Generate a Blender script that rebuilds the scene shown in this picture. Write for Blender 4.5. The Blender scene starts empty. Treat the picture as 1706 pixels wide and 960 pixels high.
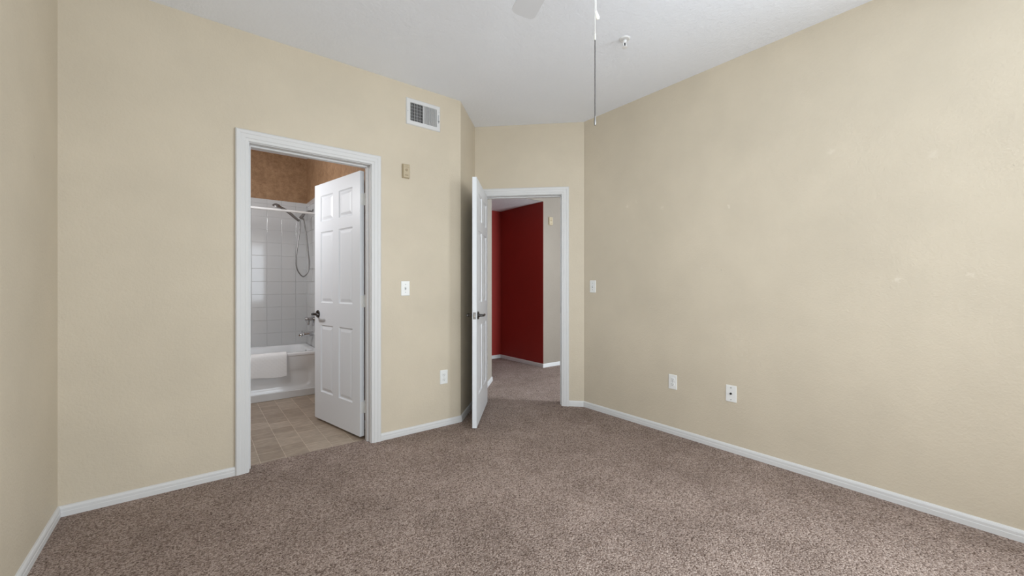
import bpy, bmesh, math, random
from mathutils import Vector, Matrix
random.seed(7)
C = bpy.context.scene.collection
PI = math.pi

# ------------------------------------------------------------------ camera
YAW = math.atan(866/677)                     # angle of the view axis from +X
cam_d = bpy.data.cameras.new('camera'); cam = bpy.data.objects.new('camera', cam_d); C.objects.link(cam)
cam_d.sensor_width = 36; cam_d.lens = 677/1706*36; cam_d.shift_y = -3/1706
cam_d.clip_start = 0.02
cam.location = (0, 0, 1.158); cam.rotation_euler = (PI/2, 0, YAW - PI/2)
bpy.context.scene.camera = cam

# ------------------------------------------------------------------ light
sc = bpy.context.scene
sc.view_settings.view_transform = 'Standard'; sc.view_settings.look = 'None'
sc.view_settings.gamma = 1; sc.view_settings.use_curve_mapping = False
sc.view_settings.exposure = 0.0
W = bpy.data.worlds.new('sky'); sc.world = W; W.use_nodes = True
W.node_tree.nodes['Background'].inputs[0].default_value = (0.80, 0.90, 1.0, 1)
W.node_tree.nodes['Background'].inputs[1].default_value = 1.0

def area(name, loc, aim, sx, sy, power, col=(1, 1, 1), spread=180):
    l = bpy.data.lights.new(name, 'AREA'); l.shape = 'RECTANGLE'; l.size = sx; l.size_y = sy
    l.energy = power; l.color = col; l.spread = math.radians(spread)
    o = bpy.data.objects.new(name, l); C.objects.link(o); o.location = loc
    o.rotation_euler = Vector(aim).to_track_quat('-Z', 'Y').to_euler(); return o
DAY = (0.84, 0.925, 1.0)
area('back_window_daylight', (0.95, -1.60, 1.50), (0, 1, 0), 2.2, 1.6, 51, DAY, 170)
area('added_side_fill', (3.05, -0.85, 1.48), (-1, 0.12, 0), 1.1, 1.6, 102, DAY, 170)  # added unseen source that brightens the wall at the left edge
area('added_left_fill', (-0.64, -0.85, 1.48), (1, 0.95, 0), 1.0, 1.6, 15, DAY, 80)  # invented source behind the camera, lifts the far end of the right wall
area('living_room_daylight', (4.22, 1.50, 1.4), (0, 1, 0.0), .55, 2.0, 92, DAY)
area('bathroom_fill_light', (-0.30, 4.1, 2.1), (0.8, 0.25, -0.35), 0.6, 0.25, 21, (0.97, 0.98, 1.0))  # added fill that lifts the bathroom, no known fixture there

# ------------------------------------------------------------------ materials
def new_mat(name, col, rough=0.5, metal=0.0, spec=0.5):
    m = bpy.data.materials.new(name); m.use_nodes = True
    b = m.node_tree.nodes['Principled BSDF']
    b.inputs['Base Color'].default_value = (*col, 1); b.inputs['Roughness'].default_value = rough
    b.inputs['Metallic'].default_value = metal; b.inputs['Specular IOR Level'].default_value = spec
    return m
class NT:
    def __init__(s, m): s.t = m.node_tree; s.b = s.t.nodes['Principled BSDF']; s.pos = None
    def n(s, typ, **kw):
        x = s.t.nodes.new(typ)
        for k, v in kw.items(): setattr(x, k, v)
        return x
    def l(s, a, b): s.t.links.new(a, b)
    def obj(s):
        if s.pos is None: s.pos = s.n('ShaderNodeNewGeometry').outputs['Position']
        return s.pos
    def noise(s, scale, detail=2.0, rough=0.5, vec=None):
        x = s.n('ShaderNodeTexNoise'); x.inputs['Scale'].default_value = scale
        x.inputs['Detail'].default_value = detail; x.inputs['Roughness'].default_value = rough
        s.l(vec or s.obj(), x.inputs['Vector']); return x
    def ramp(s, src, stops):
        r = s.n('ShaderNodeValToRGB'); e = r.color_ramp.elements
        while len(e) < len(stops): e.new(0.5)
        for i, (p, c) in enumerate(stops):
            e[i].position = p; e[i].color = (*c, 1) if len(c) == 3 else c
        s.l(src, r.inputs[0]); return r.outputs[0]
    def mix(s, fac, a, b, mode='MIX'):
        x = s.n('ShaderNodeMix', data_type='RGBA', blend_type=mode)
        for v, i in ((fac, 0), (a, 6), (b, 7)):
            if hasattr(v, 'is_output'): s.l(v, x.inputs[i])
            else: x.inputs[i].default_value = v if i == 0 else (*v, 1)
        return x.outputs[2]
    def math(s, op, a, b=None):
        x = s.n('ShaderNodeMath', operation=op)
        for i, v in enumerate((a, b)):
            if v is None: continue
            if hasattr(v, 'is_output'): s.l(v, x.inputs[i])
            else: x.inputs[i].default_value = v
        return x.outputs[0]
    def bump(s, h, strength, dist):
        x = s.n('ShaderNodeBump'); x.inputs['Strength'].default_value = strength
        x.inputs['Distance'].default_value = dist
        s.l(h, x.inputs['Height']); s.l(x.outputs[0], s.b.inputs['Normal'])
    def color(s, c): s.l(c, s.b.inputs['Base Color'])

def paint(name, col, rough=0.55, bump=0.25, spots=None, mott=0.05, scale=95):
    m = new_mat(name, col, rough, spec=0.3); t = NT(m)
    big = t.noise(1.7, 3.0, 0.6)
    lo = tuple(c*(1-mott) for c in col); hi = tuple(min(1, c*(1+mott)) for c in col)
    c = t.ramp(big.outputs[0], [(0.3, lo), (0.7, hi)])
    if spots:
        wob = t.noise(70, 3)
        add = t.n('ShaderNodeVectorMath', operation='SCALE'); t.l(wob.outputs['Color'], add.inputs[0]); add.inputs['Scale'].default_value = 0.05
        pp = t.n('ShaderNodeVectorMath', operation='ADD'); t.l(t.obj(), pp.inputs[0]); t.l(add.outputs[0], pp.inputs[1])
        for (p, r, sc_, amt) in spots:
            d = t.n('ShaderNodeVectorMath', operation='DISTANCE'); t.l(pp.outputs[0], d.inputs[0])
            d.inputs[1].default_value = (p[0]+.025, p[1]+.025, p[2]+.025)
            mr = t.n('ShaderNodeMapRange'); t.l(d.outputs['Value'], mr.inputs[0])
            mr.inputs[1].default_value = r*0.3; mr.inputs[2].default_value = r
            mr.inputs[3].default_value = amt*.6; mr.inputs[4].default_value = 0.0
            c = t.mix(mr.outputs[0], c, sc_)
    t.color(c)
    f = t.noise(scale, 3.0, 0.55); g = t.noise(scale*0.35, 2.0, 0.5)
    h = t.math('ADD', f.outputs[0], t.math('MULTIPLY', g.outputs[0], 0.8))
    t.bump(h, bump, 0.006)
    return m

BEIGE = (0.61, 0.535, 0.42)
patch = (0.78, 0.71, 0.60); speck = (0.22, 0.18, 0.13)
RX = 2.955
sp = [((RX, y, z), r, patch, a) for y, z, r, a in
      [(2.159, 1.85, .016, .6), (2.068, 1.876, .014, .35), (1.826, 1.789, .022, .4), (1.31, 1.718, .016, .75),
       (2.159, 1.548, .012, .3), (1.503, 1.291, .008, .8), (.73, 1.947, .022, .45), (.308, 1.831, .024, .4),
       (.442, 1.196, .02, .75), (.18, 1.213, .016, .6)]]
sp += [((RX, y, z), r, speck, .8) for y, z, r in [(1.364, 1.269, .006), (.052, 1.705, .005), (.321, .16, .005)]]
M = {}
M['wall'] = paint('beige_wall_paint', BEIGE)
M['wall_r'] = paint('beige_wall_paint_patched', BEIGE, spots=sp)
M['wall_s'] = paint('beige_wall_paint_nailed', BEIGE, spots=[((-.54, 2.63, 1.716), .006, speck, .8)])
M['ceil'] = paint('white_ceiling_paint', (0.895, 0.925, 0.985), 0.7, 0.35, mott=0.015, scale=60)
M['popcorn'] = paint('popcorn_ceiling', (0.78, 0.79, 0.80), 0.8, 0.9, mott=0.05, scale=80)
M['red'] = paint('red_wall_paint', (0.28, 0.023, 0.017), 0.55, 0.15, mott=0.04)
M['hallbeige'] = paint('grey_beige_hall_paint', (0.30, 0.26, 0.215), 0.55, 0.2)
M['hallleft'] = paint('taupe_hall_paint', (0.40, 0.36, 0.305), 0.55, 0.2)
M['trim'] = new_mat('white_gloss_trim', (0.665, 0.66, 0.655), 0.42, spec=0.35)
M['door'] = new_mat('white_door_paint', (0.78, 0.80, 0.83), 0.38)
M['plate'] = new_mat('white_plastic', (0.80, 0.80, 0.78), 0.35)
M['almond'] = new_mat('almond_plastic', (0.47, 0.39, 0.265), 0.45)
M['almond_d'] = new_mat('darker_almond_plastic', (0.36, 0.285, 0.18), 0.5)
M['slot'] = new_mat('dark_slot', (0.05, 0.05, 0.05), 0.6)
M['duct'] = new_mat('painted_duct_shade', (0.025, 0.025, 0.025), 0.8)  # shade of the duct interior put into the colour
M['grey'] = new_mat('grey_paint', (0.42, 0.43, 0.44), 0.5)
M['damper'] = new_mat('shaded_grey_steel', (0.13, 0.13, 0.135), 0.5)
M['steel'] = new_mat('screw_steel', (0.45, 0.45, 0.45), 0.35, 1.0)
M['chrome'] = new_mat('chrome', (0.55, 0.55, 0.56), 0.12, 1.0)
M['nickel'] = new_mat('brushed_nickel', (0.28, 0.275, 0.27), 0.42, 1.0)
M['pewter'] = new_mat('dark_pewter', (0.095, 0.09, 0.09), 0.26, 1.0)
M['porcelain'] = new_mat('white_enamel', (0.76, 0.77, 0.78), 0.12)
M['tile'] = new_mat('white_glazed_tile', (0.54, 0.54, 0.54), 0.08)
M['grout'] = new_mat('grey_white_grout', (0.50, 0.50, 0.50), 0.8)
M['fan'] = new_mat('white_fan_blade', (0.76, 0.775, 0.805), 0.5)
M['fob'] = new_mat('ivory_fob', (0.86, 0.85, 0.80), 0.35)
M['ivory'] = new_mat('dull_ivory', (0.60, 0.59, 0.52), 0.5)
M['sprk'] = new_mat('white_sprinkler', (0.80, 0.80, 0.80), 0.3)

# white bath mat with a quilted texture
m = new_mat('white_quilted_cotton', (0.86, 0.86, 0.86), 0.9, spec=0.1); t = NT(m)
mp = t.n('ShaderNodeMapping'); mp.inputs['Rotation'].default_value = (0, PI/4, 0); mp.inputs['Scale'].default_value = (1, 0.3, 1)
t.l(t.obj(), mp.inputs[0])
w1 = t.n('ShaderNodeTexWave'); w1.bands_direction = 'X'; w1.inputs['Scale'].default_value = 11; t.l(mp.outputs[0], w1.inputs[0])
w2 = t.n('ShaderNodeTexWave'); w2.bands_direction = 'Z'; w2.inputs['Scale'].default_value = 11; t.l(mp.outputs[0], w2.inputs[0])
t.bump(t.math('ADD', t.math('MULTIPLY', w1.outputs['Fac'], w2.outputs['Fac']), t.math('MULTIPLY', t.noise(300).outputs[0], 0.4)), 0.28, 0.003)
M['mat'] = m

# brown faux-leather bathroom wall
m = new_mat('brown_faux_leather_paint', (0.2, 0.12, 0.07), 0.5, spec=0.3); t = NT(m)
a = t.noise(7, 6, 0.65); b = t.noise(26, 5, 0.7)
c1 = t.ramp(a.outputs[0], [(0.3, (0.235, 0.130, 0.066)), (0.72, (0.40, 0.245, 0.135))])
c2 = t.ramp(b.outputs[0], [(0.35, (0.17, 0.088, 0.042)), (0.65, (0.42, 0.265, 0.155))])
t.color(t.mix(0.4, c1, c2)); t.bump(b.outputs[0], 0.3, 0.004)
M['brown'] = m

# vinyl floor: 15 cm stone-look blocks in offset columns
m = new_mat('tan_vinyl_tile', (0.3, 0.24, 0.18), 0.33, spec=0.4); t = NT(m)
sx = t.n('ShaderNodeSeparateXYZ'); t.l(t.obj(), sx.inputs[0])
cmb = t.n('ShaderNodeCombineXYZ'); t.l(sx.outputs[1], cmb.inputs[0])
t.l(t.math('ADD', sx.outputs[0], 0.105), cmb.inputs[1])
br = t.n('ShaderNodeTexBrick'); br.offset = 0.5; br.offset_frequency = 2; br.squash = 1.0
t.l(cmb.outputs[0], br.inputs['Vector'])
br.inputs['Scale'].default_value = 1.0; br.inputs['Mortar Size'].default_value = 0.0022
br.inputs['Mortar Smooth'].default_value = 0.3; br.inputs['Bias'].default_value = 0.0
br.inputs['Brick Width'].default_value = 0.15; br.inputs['Row Height'].default_value = 0.15
br.inputs['Color1'].default_value = (0.32, 0.248, 0.185, 1); br.inputs['Color2'].default_value = (0.44, 0.357, 0.28, 1)
br.inputs['Mortar'].default_value = (0.58, 0.49, 0.39, 1)
mp = t.n('ShaderNodeMapping'); mp.inputs['Scale'].default_value = (5, 16, 5); t.l(t.obj(), mp.inputs[0])
st = t.noise(2.2, 6, 0.7, mp.outputs[0])
vein = t.ramp(st.outputs[0], [(0.3, (0.72, 0.70, 0.68)), (0.7, (1.18, 1.17, 1.15))])
t.color(t.mix(1.0, br.outputs['Color'], vein, 'MULTIPLY')); t.bump(t.math('SUBTRACT', 1.0, br.outputs['Fac']), 0.25, 0.002)
M['vinyl'] = m

# carpet: twisted-pile speckle
m = new_mat('taupe_pile_carpet', (0.2, 0.15, 0.13), 0.95, spec=0.05); t = NT(m)
v = t.n('ShaderNodeTexVoronoi'); v.inputs['Scale'].default_value = 150; t.l(t.obj(), v.inputs['Vector'])
n1 = t.noise(140, 2.5, 0.6); n2 = t.noise(2.3, 4, 0.6); n3 = t.noise(9, 3, 0.6)
hv = t.n('ShaderNodeSeparateColor'); t.l(v.outputs['Color'], hv.inputs[0])
f = t.math('ADD', t.math('MULTIPLY', hv.outputs[0], 0.36), t.math('MULTIPLY', n1.outputs[0], 0.95))
c = t.ramp(f, [(0.37, (0.085, 0.058, 0.045)), (0.52, (0.222, 0.165, 0.138)), (0.66, (0.328, 0.256, 0.22)), (0.86, (0.49, 0.40, 0.35))])
pat = t.ramp(t.math('ADD', t.math('MULTIPLY', n2.outputs[0], 0.65), t.math('MULTIPLY', n3.outputs[0], 0.35)), [(0.36, (0.82, 0.80, 0.79)), (0.64, (1.13, 1.12, 1.12))])
t.color(t.mix(1.0, c, pat, 'MULTIPLY'))
t.bump(t.math('SUBTRACT', n1.outputs[0], t.math('MULTIPLY', v.outputs['Distance'], 0.9)), 0.6, 0.012)
M['carpet'] = m

# ------------------------------------------------------------------ mesh helpers
def box(bm, x0, x1, y0, y1, z0, z1, mtx=None):
    r = bmesh.ops.create_cube(bm, size=1)
    vs = r['verts']
    for v in vs:
        v.co = Vector((x0 + (v.co.x+.5)*(x1-x0), y0 + (v.co.y+.5)*(y1-y0), z0 + (v.co.z+.5)*(z1-z0)))
    if mtx is not None: bmesh.ops.transform(bm, matrix=mtx, verts=vs)
    return vs
def bbox(bm, x0, x1, y0, y1, z0, z1, bev=0.002, seg=2, mtx=None):
    b2 = bmesh.new(); box(b2, x0, x1, y0, y1, z0, z1)
    bmesh.ops.bevel(b2, geom=list(b2.edges), offset=bev, segments=seg, affect='EDGES', profile=0.5)
    if mtx is not None: bmesh.ops.transform(b2, matrix=mtx, verts=b2.verts)
    me = bpy.data.meshes.new('tmp'); b2.to_mesh(me); b2.free(); bm.from_mesh(me); bpy.data.meshes.remove(me)
def lathe(bm, prof, n=24, mtx=None):
    """prof: (r, z) pairs turned about +Z"""
    rings = []
    for r, z in prof:
        rings.append([bm.verts.new((r*math.cos(2*PI*k/n), r*math.sin(2*PI*k/n), z)) for k in range(n)] if r > 1e-6 else [bm.verts.new((0, 0, z))])
    for a, b in zip(rings, rings[1:]):
        for k in range(n):
            p = [a[k % len(a)], a[(k+1) % len(a)], b[(k+1) % len(b)], b[k % len(b)]]
            q = []
            for x in p:
                if x not in q: q.append(x)
            if len(q) > 2: bm.faces.new(q)
    for rg, flip in ((rings[0], True), (rings[-1], False)):
        if len(rg) > 1: bm.faces.new(rg[::-1] if flip else rg)
    if mtx is not None: bmesh.ops.transform(bm, matrix=mtx, verts=[v for r in rings for v in r])
def smooth_path(pts, sub=8):
    P = [Vector(p) for p in pts]; P = [2*P[0]-P[1]] + P + [2*P[-1]-P[-2]]; out = []
    for i in range(1, len(P)-2):
        for k in range(sub):
            t = k/sub; a, b, c, d = P[i-1:i+3]
            out.append(.5*((2*b) + (c-a)*t + (2*a-5*b+4*c-d)*t*t + (3*b-a-3*c+d)*t**3))
    return out + [P[-2]]
def tube(bm, pts, r, n=10, sx=1.0):
    P = [Vector(p) for p in pts]; rings = []; up = Vector((0, 0, 1)); prev = None
    for i, p in enumerate(P):
        d = (P[min(i+1, len(P)-1)] - P[max(i-1, 0)]).normalized()
        u = d.cross(up if prev is None else prev)
        if prev is None and u.length < 1e-3: u = d.cross(Vector((1, 0, 0)))
        if prev is not None: u = prev - d*prev.dot(d)
        u.normalize(); prev = u; w = d.cross(u)
        rr = r[i] if isinstance(r, (list, tuple)) else r
        rings.append([bm.verts.new(p + (u*math.cos(2*PI*k/n)*sx + w*math.sin(2*PI*k/n))*rr) for k in range(n)])
    for a, b in zip(rings, rings[1:]):
        for k in range(n): bm.faces.new((a[k], a[(k+1) % n], b[(k+1) % n], b[k]))
    bm.faces.new(rings[0][::-1]); bm.faces.new(rings[-1])
def rrect(x0, x1, y0, y1, r, n=6):
    out = []
    for cx, cy, a in ((x1-r, y1-r, 0), (x0+r, y1-r, PI/2), (x0+r, y0+r, PI), (x1-r, y0+r, 1.5*PI)):
        for k in range(n+1):
            th = a + PI/2*k/n; out.append((cx + r*math.cos(th), cy + r*math.sin(th)))
    return out
def loft(bm, rings, cap0=False, cap1=False):
    R = [[bm.verts.new(p) for p in r] for r in rings]
    for a, b in zip(R, R[1:]):
        n = len(a)
        for k in range(n): bm.faces.new((a[k], a[(k+1) % n], b[(k+1) % n], b[k]))
    if cap0: bm.faces.new(R[0][::-1])
    if cap1: bm.faces.new(R[-1])
def obj(name, bm, mat, parent=None, smooth=False, label=None, cat=None, group=None, kind=None, loc=None, rotz=None):
    bmesh.ops.recalc_face_normals(bm, faces=bm.faces)
    me = bpy.data.meshes.new(name); bm.to_mesh(me); bm.free(); me.materials.append(mat)
    if smooth:
        for p in me.polygons: p.use_smooth = True
        try: me.set_sharp_from_angle(angle=math.radians(38))
        except Exception: pass
    o = bpy.data.objects.new(name, me); C.objects.link(o)
    if parent: o.parent = parent
    if loc: o.location = loc
    if rotz is not None: o.rotation_euler = (0, 0, rotz)
    tag(o, label, cat, group, kind); return o
def tag(o, label=None, cat=None, group=None, kind=None):
    for k, v in (('label', label), ('category', cat), ('group', group), ('kind', kind)):
        if v: o[k] = v
def thing(name, label, cat, loc=(0, 0, 0), rotz=0.0, group=None, kind=None):
    o = bpy.data.objects.new(name, None); C.objects.link(o); o.empty_display_size = .05
    o.location = loc; o.rotation_euler = (0, 0, rotz); tag(o, label, cat, group, kind); return o
def frame(p0, p1, side=1):
    """local x along p0->p1, local y = horizontal normal (left of the direction for side=1), z up"""
    d = Vector((p1[0]-p0[0], p1[1]-p0[1], 0)); L = d.length; d.normalize()
    n = Vector((-d.y, d.x, 0))*side
    return Matrix(((d.x, n.x, 0, p0[0]), (d.y, n.y, 0, p0[1]), (0, 0, 1, 0), (0, 0, 0, 1))), L

def wall(name, p0, p1, mat, label, thick=.12, side=1, z0=-.02, z1=2.76, opening=None, ext0=0., ext1=0., zb=None):
    """solid wall whose room face runs p0->p1; thickness goes to `side`"""
    mt, L = frame(p0, p1, side); bm = bmesh.new()
    if opening:
        s0, s1, zo = opening[:3]; zlo = opening[3] if len(opening) > 3 else None
        box(bm, -ext0, s0, 0, thick, z0, z1, mt); box(bm, s1, L+ext1, 0, thick, z0, z1, mt)
        box(bm, s0, s1, 0, thick, zo, z1, mt)
        if zlo: box(bm, s0, s1, 0, thick, z0, zlo, mt)
    else: box(bm, -ext0, L+ext1, 0, thick, z0, z1, mt)
    return obj(name, bm, mat, label=label, cat='wall', kind='structure')

# ------------------------------------------------------------------ bedroom shell
LY, SX_, BY = 3.007, -.54, -1.50
PC = (1.793, LY); PI_ = (2.198, 3.411); PR = (RX, 2.654)
CH = 2.74
bm = bmesh.new(); box(bm, -.8, 7, -1.8, 6.0, CH, CH+.12)
obj('ceiling', bm, M['ceil'], label='white textured bedroom ceiling with fan and sprinkler', cat='ceiling', kind='structure')
# carpet (bedroom + hall) with a slightly ragged edge where it meets the bathroom vinyl
bm = bmesh.new()
edge = [(1.2 - i*(1.0/40), 3.100 + random.uniform(-.003, .003)) for i in range(41)]
pts = [(-.8, -1.8), (7, -1.8), (7, 5.6), (1.2, 5.6)] + edge + [(.15, 3.02), (-.8, 3.02)]
top = [bm.verts.new((x, y, 0)) for x, y in pts]; bot = [bm.verts.new((x, y, -.03)) for x, y in pts]
bm.faces.new(top); bm.faces.new(bot[::-1])
for i in range(len(pts)): j = (i+1) % len(pts); bm.faces.new((top[i], bot[i], bot[j], top[j]))
bmesh.ops.triangulate(bm, faces=[f for f in bm.faces if len(f.verts) > 4])
obj('floor', bm, M['carpet'], label='taupe cut pile carpet covering bedroom and hall', cat='floor', kind='structure')
bm = bmesh.new(); box(bm, -.7, 1.2, 3.03, 5.7, -.06, -.010)
obj('floor_bathroom', bm, M['vinyl'], label='tan stone-look vinyl tile floor inside the bathroom', cat='floor', kind='structure')

BD0, BD1, BDZ = .271, 1.025, 2.054      # bathroom door opening (x along wall_left, from X=0)
JT = .018
wall('wall_left', (SX_, LY), PC, M['wall'], 'long beige wall holding the bathroom doorway and air vent', ext0=.12,
     opening=(BD0-JT-SX_, BD1+JT-SX_, BDZ+JT))
wall('wall_return', PC, PI_, M['wall'], 'short beige wall behind the open entry door', side=1, ext1=.12)
ED0, ED1, EDZ = .218, .979, 2.045       # entry opening measured from the right-wall corner
wall('wall_far', PR, PI_, M['wall'], 'angled beige wall holding the entry doorway', side=-1, opening=(ED0-JT, ED1+JT, EDZ+JT), ext0=.05)
wall('wall_right', (RX, BY), PR, M['wall_r'], 'long beige wall on the right with faint patch marks', side=-1, ext0=.12, opening=(.12, 1.18, 2.28, .68))
wall('wall_side', (SX_, BY), (SX_, LY), M['wall_s'], 'beige wall along the left edge of the picture', side=1, ext0=.12, opening=(.12, 1.18, 2.28, .68))
WX0, WX1, WZ0, WZ1 = -.15, 2.05, .70, 2.30
wall('wall_back', (SX_, BY), (RX, BY), M['wall'], 'beige window wall behind the camera', side=-1, opening=(WX0-SX_, WX1-SX_, WZ1, WZ0))
# window frame in the wall behind the camera
bm = bmesh.new()
for x0, x1, z0, z1 in ((WX0, WX0+.05, WZ0, WZ1), (WX1-.05, WX1, WZ0, WZ1), (WX0, WX1, WZ0, WZ0+.05), (WX0, WX1, WZ1-.05, WZ1), ((WX0+WX1)/2-.025, (WX0+WX1)/2+.025, WZ0, WZ1)):
    box(bm, x0, x1, BY-.07, BY-.03, z0, z1)
obj('window_1', bm, M['trim'], label='white framed sliding window behind the camera', cat='window', kind='structure')

bm = bmesh.new(); bm2 = bmesh.new()
for y0, y1, z0, z1 in ((-1.38, -1.33, .68, 2.28), (-.37, -.32, .68, 2.28), (-1.38, -.32, .68, .73), (-1.38, -.32, 2.23, 2.28), (-1.38, -.32, 1.46, 1.50)):
    box(bm, RX+.03, RX+.07, y0, y1, z0, z1)
for y0, y1, z0, z1 in ((-1.38, -1.33, .68, 2.28), (-.37, -.32, .68, 2.28), (-1.38, -.32, .68, .73), (-1.38, -.32, 2.23, 2.28), (-1.38, -.32, 1.46, 1.50)):
    box(bm2, SX_-.07, SX_-.03, y0, y1, z0, z1)
obj('added_window_left', bm2, M['trim'], label='added white framed window on the left wall behind the camera', cat='window', kind='structure')  # made-up window, goes with the added light from the left
obj('added_window_right', bm, M['trim'], label='added white framed window on the right wall out of view', cat='window', kind='structure')  # made-up window, goes with the added light from the right

# ------------------------------------------------------------------ door frames (casing, jamb, stop)
CAS = [(-.0, 0), (-.0, .010), (.004, .0125), (.017, .013), (.021, .016), (.043, .0165), (.047, .019), (.062, .020), (.068, .017), (.071, .012), (.071, 0)]
def casing(bm, mt, s0, s1, zt, yface, sgn):
    rows = []
    for u, v in CAS:
        y = yface + sgn*v; u += .004
        rows.append([bm.verts.new(mt @ Vector(p)) for p in ((s0-u, y, -.005), (s0-u, y, zt+u), (s1+u, y, zt+u), (s1+u, y, -.005))])
    for a, b in zip(rows, rows[1:]):
        for k in range(3): bm.faces.new((a[k], a[k+1], b[k+1], b[k]))
def door_frame(name, p0, p1, side, s0, s1, zt, stop0, stop1, label, thick=.12):
    mt, L = frame(p0, p1, side); bm = bmesh.new()
    casing(bm, mt, s0, s1, zt, 0, -1); casing(bm, mt, s0, s1, zt, thick, 1)
    o = obj(name, bm, M['trim'], label=label, cat='door frame', kind='structure')
    bm = bmesh.new()
    box(bm, s0-JT, s0, 0.0005, thick-.0005, -.005, zt+JT, mt); box(bm, s1, s1+JT, 0.0005, thick-.0005, -.005, zt+JT, mt)
    box(bm, s0, s1, .0005, thick-.0005, zt, zt+JT, mt)
    obj('jamb', bm, M['trim'], o)
    bm = bmesh.new()
    bbox(bm, s0-.001, s0+.011, stop0, stop1, -.004, zt, .003, 2, mt); bbox(bm, s1-.011, s1+.001, stop0, stop1, -.004, zt, .003, 2, mt)
    bbox(bm, s0, s1, stop0, stop1, zt-.011, zt+.001, .003, 2, mt)
    obj('door_stop', bm, M['trim'], o)
    return o, mt
f1, mt1 = door_frame('trim_1', (0, LY), (1, LY), 1, BD0, BD1, BDZ, .045, .080, 'white moulded casing around the bathroom doorway')
f2, mt2 = door_frame('trim_2', PR, PI_, -1, ED0, ED1, EDZ, .042, .077, 'white moulded casing around the entry doorway to the hall')
bm = bmesh.new(); bbox(bm, ED0-.001, ED0+.0015, .006, .034, .895, .965, .001, 1, mt2)
box(bm, ED0+.0005, ED0+.002, .012, .026, .912, .945, mt2)
obj('strike_plate', bm, M['nickel'], f2, label='nickel strike plate')

# ------------------------------------------------------------------ baseboards
BP = [(0, -.006), (.013, -.006), (.013, .024), (.0115, .027), (.0115, .040), (.009, .047), (.005, .052), (0, .053)]
def baseboard(name, segs, label):
    bm = bmesh.new()
    for p0, p1, side, m0, m1 in segs:       # m0/m1: mitre factor at each end (+ lengthens the outer edge)
        mt, L = frame(p0, p1, side)
        a = [bm.verts.new(mt @ Vector((-m0*y, y, z))) for y, z in BP]; b = [bm.verts.new(mt @ Vector((L + m1*y, y, z))) for y, z in BP]
        for k in range(len(BP)-1): bm.faces.new((a[k], a[k+1], b[k+1], b[k]))
        bm.faces.new(a[::-1]); bm.faces.new(b)
    return obj(name, bm, M['trim'], label=label, cat='baseboard', kind='structure')
t8 = math.tan(PI/8)
baseboard('baseboard_side', [((SX_, BY), (SX_, LY), -1, 0, -1)], 'white baseboard under the wall at the left edge')
baseboard('baseboard_left', [((SX_, LY), (BD0-.075, LY), -1, -1, 0), ((BD1+.075, LY), PC, -1, 0, t8)], 'white baseboard along the wall with the bathroom doorway')
baseboard('baseboard_return', [(PC, PI_, -1, t8, -1)], 'white baseboard behind the open entry door')
e0 = (PR[0]-(ED0-.075)*.7071, PR[1]+(ED0-.075)*.7071); e1 = (PR[0]-(ED1+.075)*.7071, PR[1]+(ED1+.075)*.7071)
baseboard('baseboard_far', [(PR, e0, 1, -t8, 0), (e1, PI_, 1, 0, -1)], 'short white baseboard right of the entry doorway')
baseboard('baseboard_right', [((RX, BY), PR, 1, 0, -t8)], 'long white baseboard under the right wall')

# ------------------------------------------------------------------ bathroom shell
BRX, BBY, BLX = 1.105, 5.56, -.42
wall('wall_bathroom_back', (BLX, BBY), (BRX, BBY), M['brown'], 'brown leather-look wall above the tub tile', ext0=.12, ext1=.12)
wall('wall_bathroom_right', (BRX, LY+.12), (BRX, BBY), M['brown'], 'brown wall behind the bathroom door', side=-1, thick=.095, ext1=.12)
wall('wall_bathroom_left', (BLX, LY+.12), (BLX, BBY), M['brown'], 'brown bathroom wall hidden beside the doorway', side=1, ext1=.12)
baseboard('baseboard_bathroom', [((BRX, LY+.121), (BRX, 4.72), 1, 0, 0)], 'white baseboard behind the bathroom door')

def tile_field(name, p0, p1, side, u0, z0, label, ztop, zbot, L):
    """6 inch glazed tiles on a grout bed; local y is out of the wall"""
    mt, _ = frame(p0, p1, side); bm = bmesh.new(); box(bm, 0, L, 0, .007, zbot, ztop-.002, mt)
    o = obj(name, bm, M['grout'], label=label, cat='tiled wall', kind='structure')
    bm = bmesh.new(); P = .1525; g = .0012
    us = []; u = u0
    while u > 0: u -= P
    while u < L: us.append((max(u, 0), min(u+P, L))); u += P
    zs = []; z = z0
    while z > zbot: z -= P
    while z < ztop - .01: zs.append((max(z, zbot), min(z+P, ztop))); z += P
    for ua, ub in us:
        for za, zb in zs:
            if ub-ua < .01 or zb-za < .01: continue
            tx, tz = random.gauss(0, .0015), random.gauss(0, .0015)
            uc, zc = (ua+ub)/2, (za+zb)/2
            def pt(u, z, y): return mt @ Vector((u, y + (u-uc)*tx + (z-zc)*tz, z))
            R = []
            for ins, y in ((g, .006), (g, .0085), (g+.0006, .0094), (g+.002, .0100)):
                R.append([pt(ua+ins, za+ins, y), pt(ub-ins, za+ins, y), pt(ub-ins, zb-ins, y), pt(ua+ins, zb-ins, y)])
            loft(bm, R, False, True)
    obj('glazed_tiles', bm, M['tile'], o, smooth=False)
    return o
TT, TB = 2.184, .44
tile_field('wall_tub_tile_back', (BRX, BBY), (BLX, BBY), 1, (BRX-.521) % .1525, 1.823-.1525*12, 'white glazed tile on the wall behind the tub', TT, TB, BRX-BLX)
tile_field('wall_tub_tile_end', (BRX, 4.74), (BRX, BBY), 1, (BBY-4.74) % .1525, 1.823-.1525*12, 'white glazed tile on the wall with shower fittings', TT, TB, BBY-4.74-.010)

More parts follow.
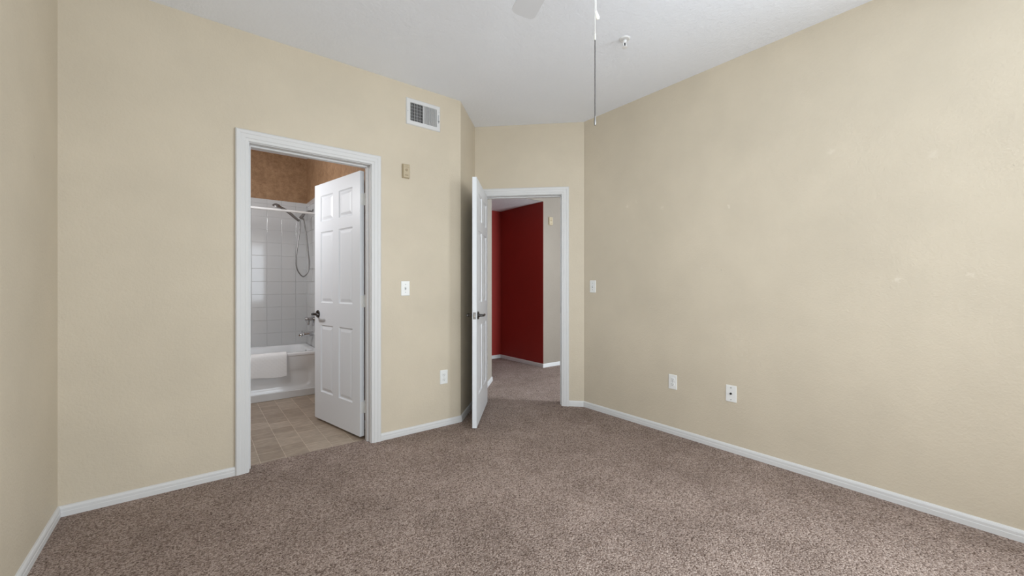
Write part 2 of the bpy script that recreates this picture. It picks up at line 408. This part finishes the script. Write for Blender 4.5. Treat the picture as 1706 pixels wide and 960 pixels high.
# ------------------------------------------------------------------ hall beyond the entry doorway
HZ = 2.365
hl0 = (2.30, 3.50); hl1 = (2.872, 4.078)
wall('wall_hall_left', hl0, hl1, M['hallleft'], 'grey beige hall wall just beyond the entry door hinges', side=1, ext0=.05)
wall('wall_hall_red_far', (1.2, 5.30), (4.03, 5.30), M['red'], 'brighter red hall wall at the far end', side=1, z1=HZ+.02)
wall('wall_hall_red_dark', (3.91, 4.282), (3.91, 5.42), M['red'], 'deep red hall wall in shade', side=-1, z1=CH+.02)
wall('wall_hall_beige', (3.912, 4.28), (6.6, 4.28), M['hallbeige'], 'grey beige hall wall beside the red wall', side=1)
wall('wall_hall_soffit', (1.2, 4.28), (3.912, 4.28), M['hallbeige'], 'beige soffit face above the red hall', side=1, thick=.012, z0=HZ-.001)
bm = bmesh.new(); box(bm, 1.2, 3.93, 4.29, 5.42, HZ, HZ+.04)
obj('ceiling_hall', bm, M['popcorn'], label='lowered white popcorn ceiling over the red hall', cat='ceiling', kind='structure')
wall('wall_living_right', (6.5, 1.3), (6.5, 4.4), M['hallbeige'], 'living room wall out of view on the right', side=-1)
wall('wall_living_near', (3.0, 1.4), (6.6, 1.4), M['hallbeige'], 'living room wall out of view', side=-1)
baseboard('baseboard_hall', [((1.3, 5.30), (3.91, 5.30), -1, 0, -1), ((3.91, 4.28), (3.91, 5.30), 1, 1, -1), ((3.91, 4.28), (6.5, 4.28), -1, 1, 0)], 'white baseboard under the red hall walls')
baseboard('baseboard_hall_left', [(hl0, hl1, -1, 0, 0)], 'white baseboard end beyond the entry door')

# ------------------------------------------------------------------ six-panel doors
def door_leaf_bm(w=.754, h=2.025, t=.035):
    xs = [0, .112, .327, .427, .642, w]; zs = [0, .24, .815, 1.005, 1.61, 1.70, 1.92, h]
    bm = bmesh.new()
    for y, d in ((0, 1), (t, -1)):           # d: direction into the leaf
        for i in range(5):
            for j in range(7):
                x0, x1, z0, z1 = xs[i], xs[i+1], zs[j], zs[j+1]
                if i in (1, 3) and j in (1, 3, 5):
                    R = []
                    for ins, dep in ((0, 0), (.003, .004), (.010, .0085), (.016, .0085), (.036, .0025), (.040, .002)):
                        yy = y + d*dep
                        R.append([(x0+ins, yy, z0+ins), (x1-ins, yy, z0+ins), (x1-ins, yy, z1-ins), (x0+ins, yy, z1-ins)])
                    loft(bm, R, False, True)
                else:
                    bm.faces.new([bm.verts.new(p) for p in ((x0, y, z0), (x1, y, z0), (x1, y, z1), (x0, y, z1))])
    for j in range(7):
        for x in (0, w): bm.faces.new([bm.verts.new(p) for p in ((x, 0, zs[j]), (x, t, zs[j]), (x, t, zs[j+1]), (x, 0, zs[j+1]))])
    for i in range(5):
        for z in (0, h): bm.faces.new([bm.verts.new(p) for p in ((xs[i], 0, z), (xs[i+1], 0, z), (xs[i+1], t, z), (xs[i], t, z))])
    bmesh.ops.remove_doubles(bm, verts=bm.verts, dist=.0002)
    return bm
def hinge(parent, z, mat, jamb_dir):
    bm = bmesh.new(); h = .089
    for k in range(5):                        # knuckles
        lathe(bm, [(.0, 0), (.006, .0003), (.006, .0172), (.0, .0175)], 12, Matrix.Translation((-.004, -.004, z-h/2 + k*.0178)))
    lathe(bm, [(0, 0), (.005, .001), (.0045, .006), (0, .008)], 12, Matrix.Translation((-.004, -.004, z+h/2)))
    box(bm, -.0025, .0002, -.004, .030, z-h/2, z+h/2)                          # leaf let into the door edge
    m2 = Matrix.Translation((-.004, -.004, 0)) @ Matrix.Rotation(jamb_dir, 4, 'Z')
    box(bm, 0, .036, -.0012, .0012, z-h/2, z+h/2, m2)                          # leaf on the jamb
    o = obj('hinge', bm, mat, parent)
    return o
def lever(parent, x, z, face_y, sgn, mat):
    """rose + neck + lever pointing back to the hinge; sgn is the outward y direction"""
    mt = Matrix.Translation((x, face_y, z)) @ Matrix.Rotation(-sgn*PI/2, 4, 'X')
    bm = bmesh.new(); lathe(bm, [(.0, 0), (.033, 0), (.033, .004), (.029, .009), (.016, .012), (0, .012)], 28, mt)
    o = obj('door_handle', bm, mat, parent, smooth=True, label='dark metal lever handle')
    bm = bmesh.new()
    lathe(bm, [(.0, .010), (.0145, .010), (.0105, .024), (.010, .050), (.0085, .056), (0, .057)], 20, mt)
    obj('neck', bm, mat, o, smooth=True)
    bm = bmesh.new(); y = face_y + sgn*.048
    pts = smooth_path([(x+.012, y, z), (x-.01, y+sgn*.003, z+.001), (x-.045, y+sgn*.003, z+.002), (x-.085, y-sgn*.002, z-.001), (x-.108, y-sgn*.008, z-.003)], 6)
    n = len(pts); tube(bm, pts, [.0075+.003*math.sin(PI*min(1, i/(n-1)*1.1)) for i in range(n)], 12, 0.8)
    obj('lever', bm, mat, o, smooth=True)
def door(name, pin, leafdir, label, z0, hinge_mat, jamb_dir, wide=.754):
    th = math.atan2(leafdir[1], leafdir[0])
    o = obj(name, door_leaf_bm(wide), M['door'], smooth=False, label=label, cat='door', kind='structure', loc=(pin[0], pin[1], z0), rotz=th)
    for z in (.22, 1.03, 1.81): hinge(o, z, hinge_mat, jamb_dir)
    hx, hz = wide-.062, .905
    lever(o, hx, hz, .035, 1, M['pewter']); lever(o, hx, hz, 0, -1, M['pewter'])
    bm = bmesh.new(); bbox(bm, wide-.0005, wide+.0015, .0055, .0295, hz-.028, hz+.028, .0008, 1)
    o2 = obj('latch_plate', bm, M['nickel'], o, label='nickel latch plate')
    bm = bmesh.new(); bbox(bm, wide+.001, wide+.009, .011, .024, hz-.012, hz+.012, .002, 2)
    obj('latch_bolt', bm, M['chrome'], o2)
    return o
d1 = Vector((-.208, .978)).normalized(); d2 = Vector((-.659, -.752)).normalized()
door('door_1', (1.026, 3.151), d1, 'white six-panel bathroom door swung in toward the tub', .012, M['plate'], math.radians(-90)-math.atan2(d1.y, d1.x))
door('door_2', (2.263, 3.345), d2, 'white six-panel entry door standing open edge-on to the camera', .014, M['nickel'], math.radians(45)-math.atan2(d2.y, d2.x), .758)

# ------------------------------------------------------------------ wall plates
def on_wall(name, label, cat, x, y, z, face, group=None):
    """Empty on a wall: local x along the wall (viewer's right), local y out of the wall, z up"""
    rz = {'left': PI, 'right': PI/2}[face]
    return thing(name, label, cat, (x, y, z), rz, group)
def plate_bm(w=.070, h=.1145, t=.0055):
    bm = bmesh.new()
    R = [[(x, y, z) for x, z in rrect(-w/2+i, w/2-i, -h/2+i, h/2-i, max(.004-i, .001), 4)] for i, y in ((0, 0), (0, t*.5), (.0012, t*.85), (.004, t))]
    loft(bm, R, True, True); return bm
RY = Matrix.Rotation(-PI/2, 4, 'X')   # lathe +Z -> local +Y
def screw(parent, x, z, y=.0055, mat=None):
    bm = bmesh.new(); lathe(bm, [(0, 0), (.0035, 0), (.0032, .0008), (.0015, .0013), (0, .0013)], 14, Matrix.Translation((x, y, z)) @ RY)
    box(bm, x-.003, x+.003, y+.0011, y+.0015, z-.0004, z+.0004)
    obj('screw', bm, mat or M['steel'], parent)
def outlet(x, y, z, face, label):
    t = on_wall('wall_outlet', label, 'outlet', x, y, z, face, 'duplex wall outlets')
    obj('cover_plate', plate_bm(), M['plate'], t)
    for s in (-1, 1):
        bm = bmesh.new()
        prof = [(a, b + s*.0195) for a, b in rrect(-.0165, .0165, -.0143, .0143, .009, 5)]
        loft(bm, [[(a, .0054, b) for a, b in prof], [(a, .0075, b) for a, b in prof], [(a*.95, .0082, s*.0195+(b-s*.0195)*.95) for a, b in prof]], False, True)
        r = obj('receptacle', bm, M['plate'], t)
        for sx, hh in ((-.0063, .0045), (.0063, .0037)):
            bm = bmesh.new(); box(bm, sx-.0012, sx+.0012, .0078, .0086, s*.0195+.003-hh, s*.0195+.003+hh); obj('slot', bm, M['slot'], r, label='dark slot')
        bm = bmesh.new(); lathe(bm, [(0, .0078), (.0026, .0078), (.0026, .0086), (0, .0086)], 12, Matrix.Translation((0, 0, s*.0195-.0075)) @ RY)
        obj('slot', bm, M['slot'], r, label='dark round ground hole')
    screw(t, 0, 0)
def switch(x, y, z, face, label):
    t = on_wall('light_switch', label, 'light switch', x, y, z, face, 'toggle light switches')
    obj('cover_plate', plate_bm(), M['plate'], t)
    bm = bmesh.new(); bbox(bm, -.0055, .0055, .005, .0062, -.0125, .0125, .0005, 1); obj('toggle_collar', bm, M['grey'], t, label='grey opening round the toggle')
    bm = bmesh.new(); bbox(bm, -.0045, .0045, 0, .013, -.0045, .0045, .0012, 2, Matrix.Translation((0, .005, .002)) @ Matrix.Rotation(math.radians(28), 4, 'X'))
    obj('toggle', bm, M['plate'], t)
    screw(t, 0, .030); screw(t, 0, -.030)
switch(1.295, LY, 1.141, 'left', 'white toggle switch plate between bathroom doorway and entry door')
outlet(1.631, LY, .405, 'left', 'white duplex outlet low on the wall left of the entry door')
switch(RX, 2.543, 1.155, 'right', 'white toggle switch plate right of the entry doorway')
outlet(RX, 1.733, .408, 'right', 'white duplex outlet on the right wall left of the cable plate')
t = on_wall('cable_plate', 'white cable jack plate low on the right wall', 'wall plate', RX, 1.293, .408, 'right')
obj('cover_plate', plate_bm(.072, .116), M['plate'], t)
bm = bmesh.new(); lathe(bm, [(0, .005), (.0075, .005), (.0075, .008), (.0055, .0085), (.0048, .016), (.003, .016), (.003, .010), (0, .010)], 16, RY)
obj('cable_jack', bm, M['pewter'], t, smooth=True, label='dark threaded cable jack')
screw(t, 0, .041); screw(t, 0, -.041)

def sensor(x, y, z, w, h, label, dial=True):
    t = on_wall('wall_sensor', label, 'wall sensor', x, y, z, 'left', 'almond wall boxes')
    bm = bmesh.new(); bbox(bm, -w/2, w/2, 0, .006, -h/2, h/2, .002, 2); obj('back_plate', bm, M['almond'], t)
    bm = bmesh.new(); R = [[(a, yy, b) for a, b in rrect(-w/2+.003+i, w/2-.003-i, -h/2+.003+i, h/2-.003-i, .004, 4)] for i, yy in ((0, .005), (0, .018), (.002, .0215), (.005, .023))]
    loft(bm, R, False, True); c = obj('cover', bm, M['almond'], t)
    bm = bmesh.new()
    for k in range(4): box(bm, -w*.28, w*.28, .0228, .0236, h*.30+k*.006-.009, h*.30+k*.006-.007)
    obj('vent_slots', bm, M['almond_d'], c)
    bm = bmesh.new(); lathe(bm, [(0, .022), (w*.18, .022), (w*.16, .027), (0, .028)], 20, Matrix.Translation((0, 0, h*.06)) @ RY)
    obj('dial', bm, M['almond_d'], t, label='darker almond dial')
    bm = bmesh.new(); bbox(bm, -w*.22, w*.22, .022, .0245, -h*.34, -h*.26, .0008, 1); obj('setting_lever', bm, M['almond_d'], t)
sensor(1.297, LY, 2.053, .060, .112, 'small almond wall box high on the wall below the air vent')
sensor(4.045, 4.28, 2.097, .075, .118, 'small almond wall box beyond the doorway beside the red wall')

# air register
vt = on_wall('air_vent', 'white metal air register near the ceiling above the small almond box', 'air vent', 1.448, LY, 2.531, 'left')
w, h = .296, .208; iw, ih = .228, .142
bm = bmesh.new()
def ring(a, b, y): return [(x, y, z) for x, z in rrect(-a/2, a/2, -b/2, b/2, .002, 2)]
loft(bm, [ring(w, h, 0), ring(w, h, .003), ring(w-.012, h-.012, .009), ring(iw+.004, ih+.004, .010), ring(iw, ih, .008), ring(iw, ih, .001)])
bbox(bm, -.004, .004, .004, .0095, -ih/2, ih/2, .001, 1)
obj('vent_frame', bm, M['trim'], vt)
bm = bmesh.new(); box(bm, -iw/2, iw/2, .0003, .0012, -ih/2, ih/2); obj('dark_backing', bm, M['duct'], vt, label='flat dark plate painted as duct shade behind the louvers')  # plate on the closed wall, its dark colour stands for shade inside
for s, nm in ((1, 'open'), (-1, 'closed')):         # local +x is the viewer's left
    bm = bmesh.new(); nb = 8; x0 = .006 if s > 0 else -iw/2+.002; x1 = iw/2-.002 if s > 0 else -.006
    for k in range(nb):
        x = x0 + (x1-x0)*(k+.5)/nb
        a = math.radians(26 if s > 0 else -24)
        bbox(bm, -.0012, .0012, -.0046 if s > 0 else -.0060, .0046 if s > 0 else .0060, -ih/2, ih/2, .0003, 1, Matrix.Translation((x, .0056, 0)) @ Matrix.Rotation(-a, 4, 'Z'))
    obj('louver_bank', bm, M['trim'], vt)
bm = bmesh.new()
for k in range(5):
    z = -ih/2 + ih*(k+.8)/5.6; box(bm, .004, iw/2, .0012, .0026, z-.003, z+.003)
obj('damper_blades', bm, M['damper'], vt)
bm = bmesh.new(); bbox(bm, -iw/2-.020, -iw/2-.010, .008, .011, -.040, .030, .001, 1); bbox(bm, -iw/2-.022, -iw/2-.012, .008, .022, -.028, -.018, .002, 1)
obj('damper_lever', bm, M['grey'], vt)
for sx in (-1, 1): screw(vt, sx*(iw/2+.021), -.002 if sx > 0 else .055, .0085, M['grey'])

# ------------------------------------------------------------------ bathtub
TY0, TY1, TX0, TX1, RZ = 4.79, 5.548, BLX+.002, BRX-.012, .455
tb = thing('bathtub', 'white alcove bathtub at the far side of the bathroom', 'bathtub', (.34, 5.17, 0))
def rel(bm): bmesh.ops.translate(bm, verts=bm.verts, vec=(-.34, -5.17, 0)); return bm
bm = bmesh.new()
def rr(i, r, z): return [(x, y, z) for x, y in rrect(TX0+i, TX1-i, TY0+i, TY1-i, r, 8)]
def bs(ix, iy, r, z, sh=0): return [(x, y, z) for x, y in rrect(TX0+ix+sh, TX1-ix, TY0+iy, TY1-iy, r, 8)]
loft(bm, [rr(.02, .004, 0), rr(.018, .004, RZ-.05), rr(0, .006, RZ-.03), rr(0, .010, RZ-.010), rr(.004, .014, RZ-.003), rr(.012, .02, RZ),
          bs(.055, .070, .09, RZ-.002), bs(.066, .080, .10, RZ-.008), bs(.074, .088, .11, RZ-.03), bs(.10, .105, .12, RZ-.2), bs(.14, .13, .13, .12, .12), bs(.19, .17, .12, .085, .15), bs(.30, .26, .06, .08, .15)], True, True)
obj('tub_shell', rel(bm), M['porcelain'], tb, smooth=True)
bm = bmesh.new()   # apron with a recessed rounded panel
def ap(x0, x1, z0, z1, r, y): return [(x, y, z) for x, z in rrect(x0, x1, z0, z1, r, 8)]
loft(bm, [ap(TX0, TX1, 0, RZ-.03, .002, TY0+.018), ap(TX0, TX1, 0, RZ-.03, .002, TY0+.004), ap(-.30, 1.00, .075, .295, .07, TY0+.004), ap(-.29, .985, .095, .27, .06, TY0+.012), ap(-.26, .965, .115, .245, .05, TY0+.0165), ap(-.20, .90, .15, .22, .02, TY0+.0165)], False, True)
obj('apron', rel(bm), M['porcelain'], tb, smooth=True)
bm = bmesh.new(); lathe(bm, [(0, 0), (.030, 0), (.028, .006), (.010, .009), (.010, .012), (0, .012)], 20, Matrix.Translation((1.018, 5.17, .395)) @ Matrix.Rotation(-PI/2, 4, 'Y'))
obj('overflow_plate', rel(bm), M['chrome'], tb, smooth=True, label='chrome overflow plate')
bm = bmesh.new(); bbox(bm, BLX+.002, BRX-.014, TY0-.012, TY0+.003, -.009, .062, .003, 2)
obj('trim_3', bm, M['trim'], label='white trim strip along the foot of the bathtub', cat='trim', kind='structure')

# bath mat draped over the rim
bm = bmesh.new(); X0, X1 = .10, .757
prof = [(4.866, .448), (4.864, .452), (4.862, .455), (4.858, .458), (4.852, .4595), (4.835, .4605), (4.805, .4602), (4.790, .458), (4.782, .452), (4.779, .436), (4.777, .40), (4.776, .35), (4.776, .30), (4.777, .25), (4.778, .228)]
nx = 26; T = .008
def off(i):
    a = Vector(prof[max(i-1, 0)]); b = Vector(prof[min(i+1, len(prof)-1)]); d = (b-a).normalized(); return Vector((d.y, -d.x))
outer, inner = [], []
for i, (y, z) in enumerate(prof):
    n = off(i); n = n if (n.y > 0 or n.x < 0) else n
    ro, ri = [], []
    for k in range(nx+1):
        x = X0 + (X1-X0)*k/nx; wv = .0015*math.sin(k*.9+i*.4)
        if i > 10: wv += .002*math.sin(k*.5)
        zz = z - (.008*math.sin(k*.35) if i >= 13 else 0)
        ri.append(bm.verts.new((x, y-.0005, zz+.0006))); ro.append(bm.verts.new((x, y - (.006 if i > 8 else 0) - (0 if i > 8 else 0) + (.006 if i < 3 else 0), zz + (T if 3 <= i <= 8 else 0)+wv*.4)))
    outer.append(ro); inner.append(ri)
for i in range(len(prof)-1):
    for k in range(nx):
        bm.faces.new((outer[i][k], outer[i][k+1], outer[i+1][k+1], outer[i+1][k])); bm.faces.new((inner[i][k], inner[i+1][k], inner[i+1][k+1], inner[i][k+1]))
    bm.faces.new((outer[i][0], outer[i+1][0], inner[i+1][0], inner[i][0])); bm.faces.new((outer[i][nx], inner[i][nx], inner[i+1][nx], outer[i+1][nx]))
for i in (0, len(prof)-1):
    for k in range(nx): bm.faces.new((outer[i][k], inner[i][k], inner[i][k+1], outer[i][k+1]))
obj('bath_mat', bm, M['mat'], smooth=True, label='white quilted bath mat draped over the tub edge', cat='bath mat')

# ------------------------------------------------------------------ shower fittings
WXf = BRX-.0100
rd = thing('shower_rod', 'white shower curtain rod spanning the tub', 'curtain rod', (BLX, 4.85, 1.955))
bm = bmesh.new(); tube(bm, [(0.008, 0, 0), (WXf-BLX-.008, 0, 0)], .0125, 16); obj('rod', bm, M['trim'], rd, smooth=True)
for x, a in ((.0005, PI/2), (WXf-BLX-.0003, -PI/2)):
    bm = bmesh.new(); lathe(bm, [(0, 0), (.034, 0), (.033, .005), (.020, .012), (.0165, .026), (0, .026)], 20, Matrix.Translation((x, 0, 0)) @ Matrix.Rotation(a, 4, 'Y')); obj('end_flange', bm, M['trim'], rd, smooth=True)

sh = thing('hand_shower', 'brushed metal hand shower with a looped hose on the tiled wall', 'shower head', (WXf, 5.18, 2.03))
def S(x, y, z): return (x-WXf, y-5.18, z-2.03)
bm = bmesh.new(); lathe(bm, [(0, 0), (.030, 0), (.028, .006), (.013, .011), (0, .011)], 20, Matrix.Rotation(-PI/2, 4, 'Y')); obj('wall_flange', bm, M['nickel'], sh, smooth=True)
bm = bmesh.new(); tube(bm, smooth_path([S(1.09, 5.18, 2.03), S(1.05, 5.18, 2.03), S(1.01, 5.18, 2.005), S(.985, 5.18, 1.975)], 6), .0095, 12); obj('shower_arm', bm, M['nickel'], sh, smooth=True)
bm = bmesh.new(); tube(bm, [S(1.000, 5.18, 1.995), S(.985, 5.18, 1.972), S(.958, 5.178, 1.938)], [.013, .017, .015], 14)
tube(bm, [S(.950, 5.165, 1.955), S(.998, 5.165, 1.925)], [.012, .010], 12); obj('holder', bm, M['nickel'], sh, smooth=True)
bm = bmesh.new(); hp = smooth_path([S(.945, 5.17, 1.905), S(.90, 5.165, 1.94), S(.845, 5.16, 1.985), S(.79, 5.155, 2.02), S(.755, 5.15, 2.035)], 6)
n = len(hp); tube(bm, hp, [.012+.003*math.sin(PI*i/n) for i in range(n)], 14)
hd = obj('handle', bm, M['nickel'], sh, smooth=True)
mh = Matrix.Translation(S(.722, 5.15, 2.048)) @ Matrix.Rotation(math.radians(196), 4, 'Y') @ Matrix.Rotation(math.radians(-18), 4, 'X')
bm = bmesh.new(); lathe(bm, [(0, -.022), (.020, -.021), (.036, -.010), (.045, .0), (.045, .010), (.041, .013), (0, .013)], 28, mh); obj('spray_head', bm, M['nickel'], sh, smooth=True)
hose_px = [(.948, 1.925), (.957, 1.87), (.940, 1.715), (.915, 1.49), (.925, 1.355), (.985, 1.27), (1.040, 1.32), (1.055, 1.41), (1.045, 1.545), (1.020, 1.76), (.992, 1.93)]
bm = bmesh.new(); tube(bm, smooth_path([S(x, 5.172-.012*math.sin(i*.7), z) for i, (x, z) in enumerate(hose_px)], 8), .0068, 10); obj('hose', bm, M['nickel'], sh, smooth=True)

vv = thing('shower_valve', 'chrome single lever tub valve above the spout', 'faucet', (WXf, 5.18, .775))
bm = bmesh.new(); lathe(bm, [(0, 0), (.080, 0), (.078, .005), (.050, .010), (0, .010)], 32, Matrix.Rotation(-PI/2, 4, 'Y')); obj('escutcheon', bm, M['chrome'], vv, smooth=True)
bm = bmesh.new(); lathe(bm, [(0, .009), (.022, .009), (.020, .05), (.024, .055), (.024, .078), (.018, .086), (0, .088)], 20, Matrix.Rotation(-PI/2, 4, 'Y')); obj('valve_body', bm, M['chrome'], vv, smooth=True)
bm = bmesh.new(); tube(bm, smooth_path([(-.04, 0, -.012), (-.045, 0, -.04), (-.052, 0, -.072)], 5), [.009]*5+[.010]*5+[.008], 12); obj('lever', bm, M['chrome'], vv, smooth=True)
ts = thing('tub_spout', 'chrome tub spout below the lever valve', 'faucet', (WXf, 5.18, .600))
bm = bmesh.new(); tube(bm, smooth_path([(-.0005, 0, .003), (-.05, 0, .003), (-.10, 0, 0), (-.128, 0, -.008), (-.137, 0, -.022)], 5), [.027]*6+[.026]*5+[.024]*5+[.022]*4+[.017], 18); obj('spout_body', bm, M['chrome'], ts, smooth=True)
bm = bmesh.new(); lathe(bm, [(0, 0), (.005, 0), (.004, .012), (.008, .016), (.008, .022), (0, .024)], 14, Matrix.Translation((-.118, 0, .020))); obj('diverter_knob', bm, M['chrome'], ts, smooth=True)

# ------------------------------------------------------------------ ceiling fan (only a blade tip and its pull chains show)
HX, HY = 1.056, .977
fan = thing('ceiling_fan', 'white ceiling fan with one blade tip and pull chains in view', 'ceiling fan', (HX, HY, CH))
bm = bmesh.new(); lathe(bm, [(0, 0), (.075, 0), (.074, -.015), (.055, -.045), (.02, -.055), (0, -.055)][::-1], 32); obj('ceiling_mount', bm, M['fan'], fan, smooth=True)
bm = bmesh.new(); lathe(bm, [(0, -.050), (.016, -.050), (.016, -.17), (0, -.17)][::-1], 16); obj('downrod', bm, M['fan'], fan, smooth=True)
bm = bmesh.new(); lathe(bm, [(0, -.165), (.06, -.165), (.115, -.19), (.125, -.22), (.125, -.265), (.10, -.30), (.07, -.31), (0, -.31)][::-1], 40); obj('motor_housing', bm, M['fan'], fan, smooth=True)
bm = bmesh.new(); lathe(bm, [(0, -.305), (.062, -.305), (.075, -.32), (.075, -.37), (.05, -.39), (0, -.395)][::-1], 32); obj('switch_housing', bm, M['fan'], fan, smooth=True)
BZ = -.29
for k in range(5):
    a = math.radians(71.4 + 72*k); mr = Matrix.Rotation(a, 4, 'Z') @ Matrix.Translation((0, 0, BZ)) @ Matrix.Rotation(math.radians(9), 4, 'X')
    bm = bmesh.new()
    out = [(.17, -.045)] + [(.50, -.058)] + [(.552 - .03*(1-math.cos(math.radians(q)))*1.0 if False else .520 + .032*math.sin(math.radians(q)), -.058 + .032*(1-math.cos(math.radians(q)))) for q in (15, 35, 60, 90)] \
        + [(.520 + .032*math.sin(math.radians(q)), .058 - .032*(1-math.cos(math.radians(q)))) for q in (90, 60, 35, 15)] + [(.50, .058), (.17, .045)]
    loft(bm, [[tuple(mr @ Vector((x, y, z))) for x, y in out] for z in (-.003, .003)], True, True)
    bl = obj('fan_blade', bm, M['fan'], fan)
    bm = bmesh.new(); bbox(bm, .105, .25, -.018, .018, -.009, -.003, .002, 1, mr); bbox(bm, .20, .25, -.035, .035, -.008, -.003, .002, 1, mr); obj('blade_iron', bm, M['fan'], bl)
def beads(bm, x, y, z0, z1, r):
    z = z0
    while z > z1:
        lathe(bm, [(0, r), (r*.75, r*.66), (r, 0), (r*.75, -r*.66), (0, -r)], 8, Matrix.Translation((x, y, z))); z -= r*1.9
    tube(bm, [(x, y, z0), (x, y, z1)], r*.45, 6)
cx_, cy_ = 1.1135-HX, .944-HY
bm = bmesh.new(); beads(bm, cx_, cy_, -.385, 2.128-CH, .0010); c1 = obj('pull_chain', bm, M['fob'], fan, label='short white pull chain')
bm = bmesh.new(); lathe(bm, [(0, 0), (.0022, -.001), (.0032, -.006), (.0062, -.019), (.0068, -.024), (.005, -.029), (0, -.031)][::-1], 18, Matrix.Translation((cx_, cy_, 2.128-CH)) @ Matrix.Rotation(math.radians(-20), 4, 'Y'))
obj('pull_fob', bm, M['fob'], c1, smooth=True, label='ivory teardrop pull fob')
cx2, cy2 = cx_-.0035, cy_+.002
bm = bmesh.new(); beads(bm, cx2, cy2, -.385, 2.045-CH, .0008); c2 = obj('pull_chain', bm, M['fob'], fan, label='long pull chain ending in a dark metal extension')
bm = bmesh.new(); lathe(bm, [(0, .012), (.0024, .011), (.0028, 0), (.0024, -.011), (0, -.012)][::-1], 12, Matrix.Translation((cx2, cy2, 2.035-CH))); obj('chain_connector', bm, M['ivory'], c2, smooth=True)
bm = bmesh.new(); beads(bm, cx2, cy2, 2.025-CH, 1.75-CH, .0021); obj('chain_extension', bm, M['pewter'], c2, label='dark metal chain extension')
bm = bmesh.new(); lathe(bm, [(0, .02), (.0025, .019), (.0035, .004), (.0042, -.004), (.003, -.012), (0, -.014)][::-1], 14, Matrix.Translation((cx2, cy2, 1.737-CH))); obj('pull_fob', bm, M['nickel'], c2, smooth=True, label='small metal pull fob')

# ------------------------------------------------------------------ fire sprinkler
fs = thing('fire_sprinkler', 'small white fire sprinkler head on the ceiling', 'fire sprinkler', (2.168, 1.602, CH))
bm = bmesh.new(); lathe(bm, [(0, 0), (.034, 0), (.033, -.003), (.026, -.006), (.024, -.004), (.014, -.004), (0, -.004)][::-1], 32); obj('escutcheon', bm, M['sprk'], fs, smooth=True)
bm = bmesh.new(); lathe(bm, [(0, -.010), (.011, -.010), (.011, -.026), (.007, -.028), (0, -.028)][::-1], 16); obj('sprinkler_body', bm, M['sprk'], fs, smooth=True)
bm = bmesh.new()
for s in (-1, 1): tube(bm, smooth_path([(s*.009, 0, -.025), (s*.014, 0, -.034), (s*.012, 0, -.046), (0, 0, -.053)], 4), .0028, 8)
obj('yoke', bm, M['sprk'], fs, smooth=True)
bm = bmesh.new(); lathe(bm, [(0, -.027), (.0042, -.028), (.0042, -.044), (0, -.052)][::-1], 10); obj('glass_bulb', bm, M['slot'], fs, smooth=True, label='dark trigger bulb')
bm = bmesh.new(); lathe(bm, [(0, -.052), (.017, -.053), (.017, -.0545), (0, -.057)][::-1], 20); obj('deflector', bm, M['sprk'], fs, smooth=True)
